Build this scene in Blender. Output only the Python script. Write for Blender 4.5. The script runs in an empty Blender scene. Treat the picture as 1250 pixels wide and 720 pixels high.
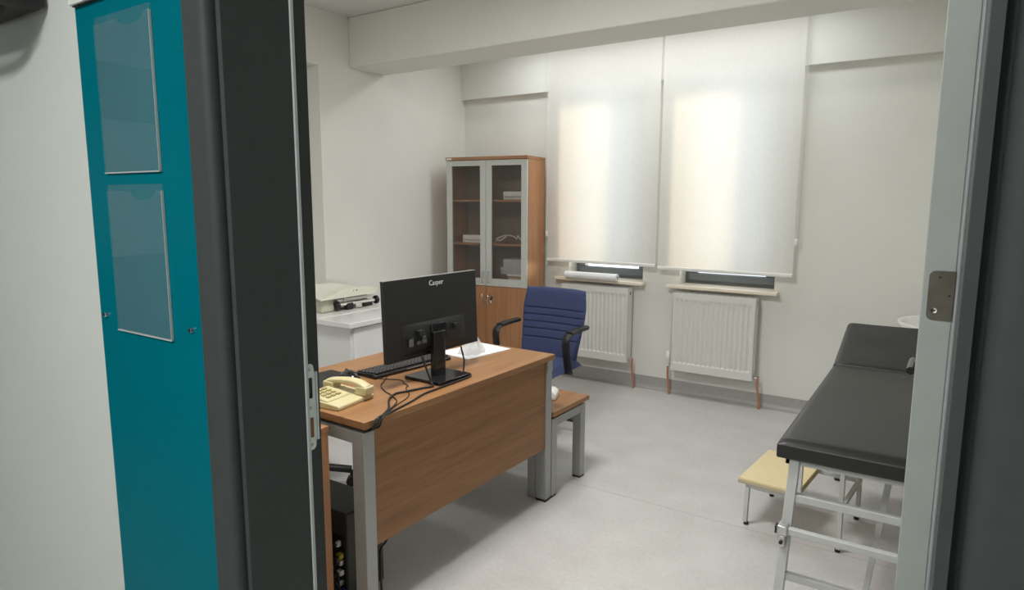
import bpy, bmesh, math, random
from mathutils import Vector, Matrix, Quaternion
random.seed(7)
S = bpy.context.scene
COL = S.collection
PI = math.pi
R = math.radians

# ------------------------------------------------------------------ materials
def lin(c):
    c = c / 255.0
    return c / 12.92 if c <= 0.04045 else ((c + 0.055) / 1.055) ** 2.4
def srgb(r, g, b): return (lin(r), lin(g), lin(b), 1.0)

def new_mat(name):
    m = bpy.data.materials.new(name); m.use_nodes = True
    return m, m.node_tree, m.node_tree.nodes['Principled BSDF']

def plain(name, col, rough=0.5, metal=0.0, spec=0.5, noise=0.0, nscale=40.0, bump=0.0, bscale=200.0, coat=0.0):
    m, nt, p = new_mat(name)
    p.inputs['Base Color'].default_value = col
    p.inputs['Roughness'].default_value = rough
    p.inputs['Metallic'].default_value = metal
    p.inputs['Specular IOR Level'].default_value = spec
    p.inputs['Coat Weight'].default_value = coat
    tc = nt.nodes.new('ShaderNodeTexCoord')
    if noise > 0:
        n = nt.nodes.new('ShaderNodeTexNoise'); n.inputs['Scale'].default_value = nscale
        n.inputs['Detail'].default_value = 4
        nt.links.new(tc.outputs['Object'], n.inputs['Vector'])
        r = nt.nodes.new('ShaderNodeValToRGB')
        a = [max(0, c * (1 - noise)) for c in col[:3]] + [1]
        b = [min(1, c * (1 + noise)) for c in col[:3]] + [1]
        r.color_ramp.elements[0].color = a; r.color_ramp.elements[1].color = b
        r.color_ramp.elements[0].position = 0.3; r.color_ramp.elements[1].position = 0.7
        nt.links.new(n.outputs['Fac'], r.inputs['Fac'])
        nt.links.new(r.outputs['Color'], p.inputs['Base Color'])
    if bump > 0:
        n2 = nt.nodes.new('ShaderNodeTexNoise'); n2.inputs['Scale'].default_value = bscale
        nt.links.new(tc.outputs['Object'], n2.inputs['Vector'])
        bp = nt.nodes.new('ShaderNodeBump'); bp.inputs['Strength'].default_value = bump
        bp.inputs['Distance'].default_value = 0.002
        nt.links.new(n2.outputs['Fac'], bp.inputs['Height'])
        nt.links.new(bp.outputs['Normal'], p.inputs['Normal'])
    return m

def wood(name, base, dark, axis, rough=0.42):
    """fine straight grain running along the object's axis (0 x, 1 y, 2 z)"""
    m, nt, p = new_mat(name)
    tc = nt.nodes.new('ShaderNodeTexCoord')
    mp = nt.nodes.new('ShaderNodeMapping')
    sc = [22.0, 22.0, 22.0]; sc[axis] = 1.1
    mp.inputs['Scale'].default_value = sc
    nt.links.new(tc.outputs['Object'], mp.inputs['Vector'])
    n = nt.nodes.new('ShaderNodeTexNoise'); n.inputs['Scale'].default_value = 1.0
    n.inputs['Detail'].default_value = 6; n.inputs['Roughness'].default_value = 0.6
    n.inputs['Distortion'].default_value = 0.6
    nt.links.new(mp.outputs['Vector'], n.inputs['Vector'])
    mp2 = nt.nodes.new('ShaderNodeMapping')
    sc2 = [160.0, 160.0, 160.0]; sc2[axis] = 5.0
    mp2.inputs['Scale'].default_value = sc2
    nt.links.new(tc.outputs['Object'], mp2.inputs['Vector'])
    n2 = nt.nodes.new('ShaderNodeTexNoise'); n2.inputs['Scale'].default_value = 1.0
    nt.links.new(mp2.outputs['Vector'], n2.inputs['Vector'])
    mx = nt.nodes.new('ShaderNodeMath'); mx.operation = 'MULTIPLY_ADD'
    mx.inputs[1].default_value = 0.3
    nt.links.new(n2.outputs['Fac'], mx.inputs[0]); 
    ms = nt.nodes.new('ShaderNodeMath'); ms.operation = 'MULTIPLY'; ms.inputs[1].default_value = 0.7
    nt.links.new(n.outputs['Fac'], ms.inputs[0]); nt.links.new(ms.outputs[0], mx.inputs[2])
    r = nt.nodes.new('ShaderNodeValToRGB')
    r.color_ramp.elements[0].color = dark; r.color_ramp.elements[1].color = base
    r.color_ramp.elements[0].position = 0.33; r.color_ramp.elements[1].position = 0.6
    nt.links.new(mx.outputs[0], r.inputs['Fac'])
    nt.links.new(r.outputs['Color'], p.inputs['Base Color'])
    p.inputs['Roughness'].default_value = rough
    return m

def glassy(name, tint=(1, 1, 1, 1), refl=0.12, haze=0.0, haze_col=(0.8, 0.85, 0.85, 1), rough=0.02):
    """clear sheet: lets light straight through, with mirror sheen and optional milky haze"""
    m = bpy.data.materials.new(name); m.use_nodes = True
    nt = m.node_tree; nt.nodes.clear()
    out = nt.nodes.new('ShaderNodeOutputMaterial')
    t = nt.nodes.new('ShaderNodeBsdfTransparent'); t.inputs['Color'].default_value = tint
    g = nt.nodes.new('ShaderNodeBsdfGlossy'); g.inputs['Roughness'].default_value = rough
    d = nt.nodes.new('ShaderNodeBsdfDiffuse'); d.inputs['Color'].default_value = haze_col
    a = nt.nodes.new('ShaderNodeMixShader'); a.inputs['Fac'].default_value = haze
    nt.links.new(t.outputs[0], a.inputs[1]); nt.links.new(d.outputs[0], a.inputs[2])
    f = nt.nodes.new('ShaderNodeLayerWeight'); f.inputs['Blend'].default_value = 0.5
    pw = nt.nodes.new('ShaderNodeMath'); pw.operation = 'POWER'; pw.inputs[1].default_value = 4.0
    nt.links.new(f.outputs['Facing'], pw.inputs[0])
    mm = nt.nodes.new('ShaderNodeMath'); mm.operation = 'MULTIPLY_ADD'
    mm.inputs[1].default_value = 0.4; mm.inputs[2].default_value = refl
    nt.links.new(pw.outputs[0], mm.inputs[0])
    b = nt.nodes.new('ShaderNodeMixShader')
    nt.links.new(mm.outputs[0], b.inputs['Fac'])
    nt.links.new(a.outputs[0], b.inputs[1]); nt.links.new(g.outputs[0], b.inputs[2])
    nt.links.new(b.outputs[0], out.inputs['Surface'])
    return m

def emit(name, col, strength):
    m = bpy.data.materials.new(name); m.use_nodes = True
    nt = m.node_tree; nt.nodes.clear()
    out = nt.nodes.new('ShaderNodeOutputMaterial')
    e = nt.nodes.new('ShaderNodeEmission'); e.inputs['Color'].default_value = col
    e.inputs['Strength'].default_value = strength
    nt.links.new(e.outputs[0], out.inputs['Surface'])
    return m

def blind_mat():
    m = bpy.data.materials.new('blind_fabric'); m.use_nodes = True
    nt = m.node_tree; nt.nodes.clear()
    out = nt.nodes.new('ShaderNodeOutputMaterial')
    tc = nt.nodes.new('ShaderNodeTexCoord')
    n = nt.nodes.new('ShaderNodeTexNoise'); n.inputs['Scale'].default_value = 1.0
    n.inputs['Detail'].default_value = 3
    mp = nt.nodes.new('ShaderNodeMapping'); mp.inputs['Scale'].default_value = (90, 90, 22)
    nt.links.new(tc.outputs['Object'], mp.inputs['Vector']); nt.links.new(mp.outputs[0], n.inputs['Vector'])
    r = nt.nodes.new('ShaderNodeValToRGB')
    r.color_ramp.elements[0].color = (0.84, 0.84, 0.82, 1); r.color_ramp.elements[1].color = (0.90, 0.90, 0.875, 1)
    r.color_ramp.elements[0].position = 0.3; r.color_ramp.elements[1].position = 0.7
    nt.links.new(n.outputs['Fac'], r.inputs['Fac'])
    d = nt.nodes.new('ShaderNodeBsdfDiffuse'); nt.links.new(r.outputs[0], d.inputs['Color'])
    t = nt.nodes.new('ShaderNodeBsdfTranslucent'); t.inputs['Color'].default_value = (0.80, 0.76, 0.69, 1)
    mx = nt.nodes.new('ShaderNodeMixShader'); mx.inputs['Fac'].default_value = 0.45
    nt.links.new(d.outputs[0], mx.inputs[1]); nt.links.new(t.outputs[0], mx.inputs[2])
    nt.links.new(mx.outputs[0], out.inputs['Surface'])
    return m

def floor_mat():
    m, nt, p = new_mat('vinyl_floor')
    tc = nt.nodes.new('ShaderNodeTexCoord')
    n = nt.nodes.new('ShaderNodeTexNoise'); n.inputs['Scale'].default_value = 55; n.inputs['Detail'].default_value = 5
    nt.links.new(tc.outputs['Object'], n.inputs['Vector'])
    n2 = nt.nodes.new('ShaderNodeTexNoise'); n2.inputs['Scale'].default_value = 5; n2.inputs['Detail'].default_value = 3
    nt.links.new(tc.outputs['Object'], n2.inputs['Vector'])
    ad = nt.nodes.new('ShaderNodeMath'); ad.operation = 'MULTIPLY_ADD'; ad.inputs[1].default_value = 0.5
    hf = nt.nodes.new('ShaderNodeMath'); hf.operation = 'MULTIPLY'; hf.inputs[1].default_value = 0.5
    nt.links.new(n2.outputs['Fac'], hf.inputs[0])
    nt.links.new(n.outputs['Fac'], ad.inputs[0]); nt.links.new(hf.outputs[0], ad.inputs[2])
    r = nt.nodes.new('ShaderNodeValToRGB')
    r.color_ramp.elements[0].color = (0.50, 0.483, 0.47, 1); r.color_ramp.elements[1].color = (0.57, 0.553, 0.54, 1)
    r.color_ramp.elements[0].position = 0.38; r.color_ramp.elements[1].position = 0.62
    nt.links.new(ad.outputs[0], r.inputs['Fac'])
    # welded seams of the sheet every 2 m along y
    sp = nt.nodes.new('ShaderNodeSeparateXYZ'); nt.links.new(tc.outputs['Object'], sp.inputs[0])
    a = nt.nodes.new('ShaderNodeMath'); a.operation = 'SUBTRACT'; a.inputs[1].default_value = 2.95
    nt.links.new(sp.outputs['Y'], a.inputs[0])
    md = nt.nodes.new('ShaderNodeMath'); md.operation = 'PINGPONG'; md.inputs[1].default_value = 1.0
    nt.links.new(a.outputs[0], md.inputs[0])
    lt = nt.nodes.new('ShaderNodeMath'); lt.operation = 'LESS_THAN'; lt.inputs[1].default_value = 0.004
    nt.links.new(md.outputs[0], lt.inputs[0])
    ff = nt.nodes.new('ShaderNodeMath'); ff.operation = 'MULTIPLY'; ff.inputs[1].default_value = 0.45
    nt.links.new(lt.outputs[0], ff.inputs[0])
    mx = nt.nodes.new('ShaderNodeMixRGB'); mx.inputs['Color2'].default_value = (0.30, 0.29, 0.28, 1)
    nt.links.new(ff.outputs[0], mx.inputs['Fac']); nt.links.new(r.outputs[0], mx.inputs['Color1'])
    nt.links.new(mx.outputs[0], p.inputs['Base Color'])
    p.inputs['Roughness'].default_value = 0.42
    p.inputs['Specular IOR Level'].default_value = 0.35
    return m

M = {}
M['wall'] = plain('wall_paint', (0.74, 0.738, 0.695, 1), 0.7, spec=0.25, noise=0.02, nscale=3, bump=0.05, bscale=300)
M['corridor_wall'] = plain('corridor_paint', (0.62, 0.635, 0.61, 1), 0.6, spec=0.3, noise=0.02, nscale=3, bump=0.05, bscale=300)
M['ceil'] = plain('ceiling_paint', (0.69, 0.69, 0.665, 1), 0.8, spec=0.2, noise=0.015, nscale=3)
M['floor'] = floor_mat()
M['skirt'] = plain('shaded_vinyl_skirting', (0.36, 0.35, 0.335, 1), 0.45, noise=0.06, nscale=60)  # same vinyl as the floor, with the shade along the walls put into its colour
M['woodx'] = wood('wood_grain_x', srgb(166, 120, 82), srgb(138, 94, 60), 0)
M['woody'] = wood('wood_grain_y', srgb(158, 115, 76), srgb(130, 90, 55), 1)
M['woodz'] = wood('wood_grain_z', srgb(178, 130, 92), srgb(152, 106, 70), 2)
M['woodpanel'] = wood('modesty_grain_y', srgb(147, 104, 62), srgb(116, 78, 42), 1)
M['edge'] = plain('wood_edge_band', srgb(140, 92, 58), 0.45, noise=0.08, nscale=20)
M['grey_metal'] = plain('grey_powder_coat', (0.36, 0.365, 0.36, 1), 0.42, metal=0.25, noise=0.03, nscale=30)
M['black_pl'] = plain('black_plastic', (0.008, 0.008, 0.0085, 1), 0.5, noise=0.1, nscale=60, bump=0.04, bscale=600)
M['black_gloss'] = plain('black_gloss_plastic', (0.010, 0.010, 0.011, 1), 0.12, noise=0.05, nscale=40)
M['key'] = plain('key_plastic', (0.02, 0.02, 0.021, 1), 0.45, noise=0.1, nscale=60)
M['rubber'] = plain('black_rubber', (0.012, 0.011, 0.012, 1), 0.55, noise=0.1, nscale=60)
M['screen'] = plain('dark_screen', (0.008, 0.008, 0.01, 1), 0.15, noise=0.02)
M['cream_pl'] = plain('cream_plastic', srgb(198, 187, 146), 0.4, noise=0.03, nscale=20)
M['cream_dark'] = plain('cream_plastic_recess', srgb(150, 134, 88), 0.5, noise=0.05, nscale=20)
M['paper'] = plain('white_paper', (0.82, 0.82, 0.83, 1), 0.75, spec=0.2, noise=0.015, nscale=15)
M['tissue'] = glassy('clear_plastic_film', (0.94, 0.94, 0.94, 1), 0.10, 0.42, (0.85, 0.85, 0.86, 1), 0.15)
M['white_pl'] = plain('white_plastic', (0.80, 0.79, 0.76, 1), 0.35, noise=0.02, nscale=20)
M['white_lam'] = plain('white_laminate', (0.80, 0.80, 0.80, 1), 0.2, noise=0.02, nscale=10)
M['radiator'] = plain('white_radiator_enamel', (0.70, 0.70, 0.67, 1), 0.3, noise=0.01, nscale=10)
M['copper'] = plain('copper_pipe', srgb(186, 128, 100), 0.45, metal=0.15, noise=0.1, nscale=60)
M['chrome'] = plain('chrome', (0.75, 0.75, 0.74, 1), 0.2, metal=1.0, noise=0.02)
M['steel'] = plain('dull_steel', (0.55, 0.55, 0.54, 1), 0.35, metal=0.8, noise=0.05, nscale=60)
M['zinc'] = plain('zinc_plate', (0.74, 0.79, 0.78, 1), 0.45, metal=0.25, noise=0.05, nscale=50)
M['bronze'] = plain('stained_hinge_steel', srgb(98, 94, 84), 0.45, metal=0.45, noise=0.15, nscale=60)
M['alu'] = plain('silver_door_frame', (0.56, 0.57, 0.54, 1), 0.4, metal=0.25, noise=0.02, nscale=30)
M['cab_glass'] = glassy('smoked_cabinet_glass', (0.93, 0.92, 0.91, 1), 0.02, 0.06, (0.34, 0.33, 0.32, 1), 0.05)
M['acrylic'] = glassy('clear_acrylic', (0.985, 0.99, 0.99, 1), 0.0, 0.022, (0.72, 0.76, 0.77, 1), 0.03)
M['win_glass'] = glassy('window_glass', (0.93, 0.95, 0.95, 1), 0.0, 0.0)
M['teal'] = plain('teal_glass_panel', srgb(0, 104, 119), 0.20, spec=0.03, noise=0.02, nscale=4)
M['casing'] = plain('anthracite_frame', (0.047, 0.053, 0.053, 1), 0.6, spec=0.3, noise=0.06, nscale=40, bump=0.03, bscale=500)
M['seal'] = plain('grey_rubber_seal', (0.45, 0.48, 0.48, 1), 0.55, noise=0.04, nscale=40)
M['seal_dark'] = plain('black_rubber_seal', (0.02, 0.02, 0.021, 1), 0.6, noise=0.04, nscale=40)
def door_mat():
    m = plain('door_edge_grey', (0.36, 0.385, 0.362, 1), 0.5, noise=0.035, nscale=25)
    return m
M['door'] = door_mat()
M['band'] = plain('door_edge_band', (0.34, 0.345, 0.36, 1), 0.4, noise=0.05, nscale=25)
M['win_frame'] = plain('window_frame_grey', (0.17, 0.19, 0.205, 1), 0.35, noise=0.04, nscale=40)
M['marble'] = plain('cream_marble', srgb(232, 220, 202), 0.35, noise=0.03, nscale=8)
M['blind'] = blind_mat()
M['blue'] = plain('blue_fabric', srgb(66, 74, 108), 0.85, spec=0.2, noise=0.1, nscale=120, bump=0.25, bscale=900)
M['vinyl'] = plain('black_vinyl', (0.012, 0.012, 0.0119, 1), 0.37, noise=0.06, nscale=20, bump=0.08, bscale=60)
M['couch_frame'] = plain('light_grey_enamel', (0.50, 0.515, 0.50, 1), 0.38, noise=0.03, nscale=30)
M['stool_top'] = plain('cream_laminate_step', srgb(224, 206, 160), 0.35, noise=0.03, nscale=30)
M['stool_edge'] = plain('beige_edge', srgb(176, 164, 140), 0.5, noise=0.03, nscale=30)
M['ceramic'] = plain('white_ceramic', (0.82, 0.82, 0.80, 1), 0.12, noise=0.01)
M['scale_body'] = plain('warm_grey_enamel', srgb(196, 196, 180), 0.35, noise=0.02, nscale=20)
M['scale_tray'] = plain('ivory_tray', srgb(226, 227, 212), 0.3, noise=0.02, nscale=20)
M['pc'] = plain('dark_grey_case', (0.035, 0.036, 0.035, 1), 0.5, noise=0.1, nscale=50)
M['blue_cable'] = plain('blue_plug', srgb(30, 60, 120), 0.5, noise=0.05)
M['yellow'] = plain('yellow_plug', srgb(196, 170, 60), 0.5, noise=0.05)
M['sticker'] = plain('label_grey', (0.11, 0.11, 0.11, 1), 0.5, noise=0.35, nscale=400)
M['logo'] = plain('logo_silver', (0.62, 0.62, 0.62, 1), 0.4, noise=0.02)
M['box'] = plain('white_carton', srgb(236, 234, 228), 0.6, noise=0.05, nscale=30)
M['box_grey'] = plain('grey_carton', srgb(185, 186, 186), 0.6, noise=0.08, nscale=30)
M['box_tan'] = plain('tan_carton', srgb(170, 140, 100), 0.6, noise=0.08, nscale=30)
M['lamp_white'] = plain('lamp_housing', (0.75, 0.75, 0.74, 1), 0.4, noise=0.01)
M['cab_back'] = plain('cabinet_back_board', srgb(136, 122, 108), 0.6, noise=0.04, nscale=30)

# ------------------------------------------------------------------ geometry helpers
class B:
    """collects shapes; build() links them as ONE mesh object"""
    def __init__(self): self.bm = bmesh.new()
    def box(self, x0, x1, y0, y1, z0, z1, mat=None):
        vs = [Vector((x, y, z)) for x in (x0, x1) for y in (y0, y1) for z in (z0, z1)]
        if mat is not None: vs = [mat @ v for v in vs]
        v = [self.bm.verts.new(p) for p in vs]
        for f in ((0, 1, 3, 2), (4, 6, 7, 5), (0, 4, 5, 1), (2, 3, 7, 6), (0, 2, 6, 4), (1, 5, 7, 3)):
            self.bm.faces.new([v[i] for i in f])
        return self
    def prism(self, pts, axis, a0, a1, mat=None):
        """2D outline extruded along axis: 'x' pts=(y,z), 'y' pts=(x,z), 'z' pts=(x,y)"""
        def mk(p, a):
            v = {'x': (a, p[0], p[1]), 'y': (p[0], a, p[1]), 'z': (p[0], p[1], a)}[axis]
            v = Vector(v)
            return self.bm.verts.new(mat @ v if mat is not None else v)
        A = [mk(p, a0) for p in pts]; Bv = [mk(p, a1) for p in pts]
        n = len(pts)
        for i in range(n):
            self.bm.faces.new((A[i], A[(i + 1) % n], Bv[(i + 1) % n], Bv[i]))
        self.bm.faces.new(A[::-1]); self.bm.faces.new(Bv)
        return self
    def sweep(self, pts, a, b=None, seg=10, side=None, square=False, caps=True):
        """tube along points; a,b half sizes; side = fixed direction of the a axis"""
        b = a if b is None else b
        pts = [Vector(p) for p in pts]; n = len(pts); rings = []
        prev = None
        for i, p in enumerate(pts):
            t = (pts[min(i + 1, n - 1)] - pts[max(i - 1, 0)]).normalized()
            if side is not None:
                s = Vector(side); s = (s - t * s.dot(t))
                s = s.normalized() if s.length > 1e-6 else t.orthogonal().normalized()
            elif prev is None:
                s = t.orthogonal().normalized()
            else:
                s = (prev - t * prev.dot(t)).normalized()
            prev = s; u = t.cross(s)
            if square: prof = [(1, 1), (-1, 1), (-1, -1), (1, -1)]
            else: prof = [(math.cos(2 * PI * k / seg), math.sin(2 * PI * k / seg)) for k in range(seg)]
            # keep thickness at bends
            k = 1.0
            if square and 0 < i < n - 1:
                d1 = (pts[i] - pts[i - 1]).normalized(); d2 = (pts[i + 1] - pts[i]).normalized()
                k = 1.0 / max(0.5, math.cos(d1.angle(d2, 0) / 2))
            rings.append([self.bm.verts.new(p + s * (a * c) + u * (b * q * k)) for c, q in prof])
        m = len(rings[0])
        for i in range(n - 1):
            for j in range(m):
                self.bm.faces.new((rings[i][j], rings[i][(j + 1) % m], rings[i + 1][(j + 1) % m], rings[i + 1][j]))
        if caps:
            self.bm.faces.new(rings[0][::-1]); self.bm.faces.new(rings[-1])
        return self
    def cyl(self, p0, p1, r, seg=16): return self.sweep([p0, p1], r, seg=seg)
    def lathe(self, prof, center=(0, 0, 0), seg=24, sx=1.0, sy=1.0, axis='z'):
        """profile of (r, h) turned about the axis through center; closed at r = 0"""
        c = Vector(center); rings = []
        def pt(r, h, a):
            x, y = r * math.cos(a) * sx, r * math.sin(a) * sy
            return c + Vector({'z': (x, y, h), 'y': (x, h, y), 'x': (h, x, y)}[axis])
        for r, h in prof:
            if r < 1e-6: rings.append([self.bm.verts.new(pt(0, h, 0))])
            else: rings.append([self.bm.verts.new(pt(r, h, 2 * PI * k / seg)) for k in range(seg)])
        for A, Bv in zip(rings, rings[1:]):
            for k in range(seg):
                q = (k + 1) % seg
                if len(A) == 1 and len(Bv) == 1: continue
                if len(A) == 1: self.bm.faces.new((A[0], Bv[k], Bv[q]))
                elif len(Bv) == 1: self.bm.faces.new((A[k], Bv[0], A[q]))
                else: self.bm.faces.new((A[k], Bv[k], Bv[q], A[q]))
        return self
    def slab(self, nu, nv, front, back):
        """closed sheet between two grids front(u,v), back(u,v), u,v in 0..1"""
        def grid(f): return [[self.bm.verts.new(f(i / nu, j / nv)) for j in range(nv + 1)] for i in range(nu + 1)]
        F, K = grid(front), grid(back)
        for i in range(nu):
            for j in range(nv):
                self.bm.faces.new((F[i][j], F[i + 1][j], F[i + 1][j + 1], F[i][j + 1]))
                self.bm.faces.new((K[i][j], K[i][j + 1], K[i + 1][j + 1], K[i + 1][j]))
        for i in range(nu):
            self.bm.faces.new((F[i][0], K[i][0], K[i + 1][0], F[i + 1][0]))
            self.bm.faces.new((F[i][nv], F[i + 1][nv], K[i + 1][nv], K[i][nv]))
        for j in range(nv):
            self.bm.faces.new((F[0][j], F[0][j + 1], K[0][j + 1], K[0][j]))
            self.bm.faces.new((F[nu][j], K[nu][j], K[nu][j + 1], F[nu][j + 1]))
        return self
    def sheet(self, nu, nv, f):
        G = [[self.bm.verts.new(f(i / nu, j / nv)) for j in range(nv + 1)] for i in range(nu + 1)]
        for i in range(nu):
            for j in range(nv):
                self.bm.faces.new((G[i][j], G[i + 1][j], G[i + 1][j + 1], G[i][j + 1]))
        return self
    def build(self, name, mat, parent=None, bevel=0.0, bseg=2, smooth=40, subsurf=0):
        me = bpy.data.meshes.new(name)
        bmesh.ops.recalc_face_normals(self.bm, faces=self.bm.faces)
        self.bm.to_mesh(me); self.bm.free()
        me.materials.append(M[mat] if isinstance(mat, str) else mat)
        if smooth:
            me.shade_smooth(); me.set_sharp_from_angle(angle=R(smooth))
        o = bpy.data.objects.new(name, me); COL.objects.link(o)
        if parent is not None: o.parent = parent
        if bevel > 0:
            bv = o.modifiers.new('bevel', 'BEVEL'); bv.width = bevel; bv.segments = bseg
            bv.limit_method = 'ANGLE'; bv.angle_limit = R(40)
        if subsurf:
            ss = o.modifiers.new('subsurf', 'SUBSURF'); ss.levels = subsurf; ss.render_levels = subsurf
        return o

def tag(o, label=None, cat=None, group=None, kind=None):
    if label: o['label'] = label
    if cat: o['category'] = cat
    if group: o['group'] = group
    if kind: o['kind'] = kind
    return o
def thing(name, label, cat, loc=(0, 0, 0), rz=0.0, group=None):
    o = bpy.data.objects.new(name, None); COL.objects.link(o)
    o.empty_display_size = 0.1
    o.location = loc; o.rotation_euler = (0, 0, rz)
    return tag(o, label, cat, group)
def structure(name, loc=(0, 0, 0)):
    o = bpy.data.objects.new(name, None); COL.objects.link(o); o.empty_display_size = 0.1
    o.location = loc; o['kind'] = 'structure'
    return o
def copy_tree(o, parent=None):
    c = o.copy(); COL.objects.link(c)
    if parent is not None: c.parent = parent
    for ch in [x for x in COL.objects if x.parent == o]: copy_tree(ch, c)
    return c
def smooth_path(pts, per=6):
    P = [Vector(p) for p in pts]; P = [2 * P[0] - P[1]] + P + [2 * P[-1] - P[-2]]
    out = []
    for i in range(1, len(P) - 2):
        for k in range(per):
            t = k / per
            a, b, c, d = P[i - 1], P[i], P[i + 1], P[i + 2]
            out.append(0.5 * ((2 * b) + (c - a) * t + (2 * a - 5 * b + 4 * c - d) * t * t + (3 * b - a - 3 * c + d) * t ** 3))
    out.append(P[-2]); return out
def rrect(x0, x1, y0, y1, r, seg=5):
    pts = []
    for cx, cy, a in ((x1 - r, y0 + r, -90), (x1 - r, y1 - r, 0), (x0 + r, y1 - r, 90), (x0 + r, y0 + r, 180)):
        for k in range(seg + 1):
            t = R(a + 90 * k / seg); pts.append((cx + r * math.cos(t), cy + r * math.sin(t)))
    return pts

# ------------------------------------------------------------------ room shell
XL, XR, YB, ZC = -3.75, 0.40, 4.88, 2.79        # left wall, right wall, window wall, ceiling
YF0, YF1 = 0.655, 0.80                           # door wall: corridor face, room face
def struct(o): o['kind'] = 'structure'; return o

struct(B().box(-4.6, 2.6, -1.9, 5.4, -0.08, 0.0).build('floor', 'floor', smooth=0))
struct(B().box(-4.0, 0.6, 0.80, 5.1, ZC, ZC + 0.1).build('ceiling', 'ceil', smooth=0))
struct(B().box(-4.6, 2.6, -1.9, 0.66, 2.62, 2.72).build('ceiling', 'ceil', smooth=0))
W1, W2 = (-2.655, -1.993), (-1.694, -1.004)
WZ0, WZ1 = 0.845, 2.34
b = B()
for x0, x1 in ((-4.0, W1[0]), (W1[1], W2[0]), (W2[1], 0.6)): b.box(x0, x1, YB, YB + 0.24, 0, 2.9)
for w in (W1, W2):
    b.box(w[0], w[1], YB, YB + 0.24, 0, WZ0); b.box(w[0], w[1], YB, YB + 0.24, WZ1, 2.9)
b.box(XL, XR, YB - 0.052, YB, 2.372, ZC)
struct(b.build('wall_back', 'wall', smooth=0))
N0, N1, NZ0, NZ1 = 2.2, 3.215, 0.88, 2.415      # niche in the left wall
b = B()
b.box(XL - 0.25, XL, 0.80, N0, 0, 2.9); b.box(XL - 0.25, XL, N1, YB, 0, 2.9)
b.box(XL - 0.25, XL, N0, N1, 0, NZ0); b.box(XL - 0.25, XL, N0, N1, NZ1, 2.9)
b.box(XL - 0.25, XL - 0.20, N0, N1, NZ0, NZ1)
struct(b.build('wall_left', 'wall', smooth=0))
struct(B().box(XR, XR + 0.2, 0.80, YB, 0, 2.9).build('wall_right', 'wall', smooth=0))
# door wall with the opening
DX0, DX1, DZ = -1.015, 0.07, 2.10
b = B()
b.box(-4.6, DX0, YF0, YF1, 0, 2.9); b.box(DX1, 2.6, YF0, YF1, 0, 2.9); b.box(DX0, DX1, YF0, YF1, DZ, 2.9)
struct(b.build('wall_front', 'corridor_wall', smooth=0))
# corridor behind the camera
struct(B().box(-4.45, -4.43, -1.75, 0.655, 0, 1.12).build('added_reflect_band_low', 'casing', smooth=0))  # unseen dark dado, added to darken reflections in teal panel and holders
struct(B().box(-4.45, -4.43, -1.75, 0.655, 1.98, 2.32).build('added_reflect_band_high', 'casing', smooth=0))  # unseen dark band, added to vary what the acrylic holders reflect
struct(B().box(-4.6, 2.6, -1.95, -1.75, 0, 2.72).build('wall_corridor', 'corridor_wall', smooth=0))
struct(B().box(-4.65, -4.45, -1.9, 0.66, 0, 2.72).build('wall_corridor_left', 'corridor_wall', smooth=0))
struct(B().box(2.45, 2.65, -1.9, 0.66, 0, 2.72).build('wall_corridor_right', 'corridor_wall', smooth=0))
# concrete beam across the room under the ceiling
struct(B().box(XL, XR, 3.50, 3.862, 2.438, ZC).build('trim_1', 'wall', bevel=0.008))
# coved vinyl skirting
def cove(name, along, p, n_sign, a0, a1):
    prof = [(0, 0.097), (0.006, 0.097), (0.006, 0.035), (0.011, 0.018), (0.022, 0.007), (0.040, 0.001), (0.040, 0.0), (0, 0.0)]
    pts = [(p + n_sign * d, z) for d, z in prof]
    struct(B().prism(pts, along, a0, a1).build(name, 'skirt'))
cove('baseboard_back', 'x', YB, -1, XL, XR)
cove('baseboard_left', 'y', XL, 1, 0.80, YB)
cove('baseboard_right', 'y', XR, -1, 0.80, YB)

# windows
def window(name, w, hinge_right):
    root = structure(name, ((w[0] + w[1]) / 2, YB + 0.14, WZ0))
    hw, h = (w[1] - w[0]) / 2, WZ1 - WZ0
    f = B(); t = 0.042
    f.box(-hw, hw, 0, 0.07, 0, t); f.box(-hw, hw, 0, 0.07, h - t, h)
    f.box(-hw, -hw + t, 0, 0.07, t, h - t); f.box(hw - t, hw, 0, 0.07, t, h - t)
    f.build('window_frame', 'win_frame', root, bevel=0.004)
    s = B(); t2 = 0.088
    s.box(-hw + t * .7, hw - t * .7, -0.018, 0.05, t * .7, t2); s.box(-hw + t * .7, hw - t * .7, -0.018, 0.05, h - t2, h - t * .7)
    s.box(-hw + t * .7, -hw + t2, -0.018, 0.05, t2, h - t2); s.box(hw - t2, hw - t * .7, -0.018, 0.05, t2, h - t2)
    s.build('window_sash', 'win_frame', root, bevel=0.006)
    B().box(-hw + t2 - .01, hw - t2 + .01, 0.012, 0.026, t2 - .01, h - t2 + .01).build('window_pane', 'win_glass', root, smooth=0)
    g = B()
    g.box(-hw + t2 - .006, hw - t2 + .006, -0.006, 0.012, t2 - .008, t2 + .002)
    g.build('glazing_bead', 'win_frame', root)
    # sill board
    x0 = (-2.752 if w is W1 else -1.772) - root.location.x; x1 = (-1.962 if w is W1 else -0.968) - root.location.x
    sill = B().box(x0, x1, -0.22, -0.14, -0.018, 0.008)
    sill.box(-hw + .001, hw - .001, -0.14, 0.0, -0.012, 0.008)
    sill.build('window_sill', 'marble', root, bevel=0.005)
    return root
window('window_1', W1, False); window('window_2', W2, True)

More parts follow.
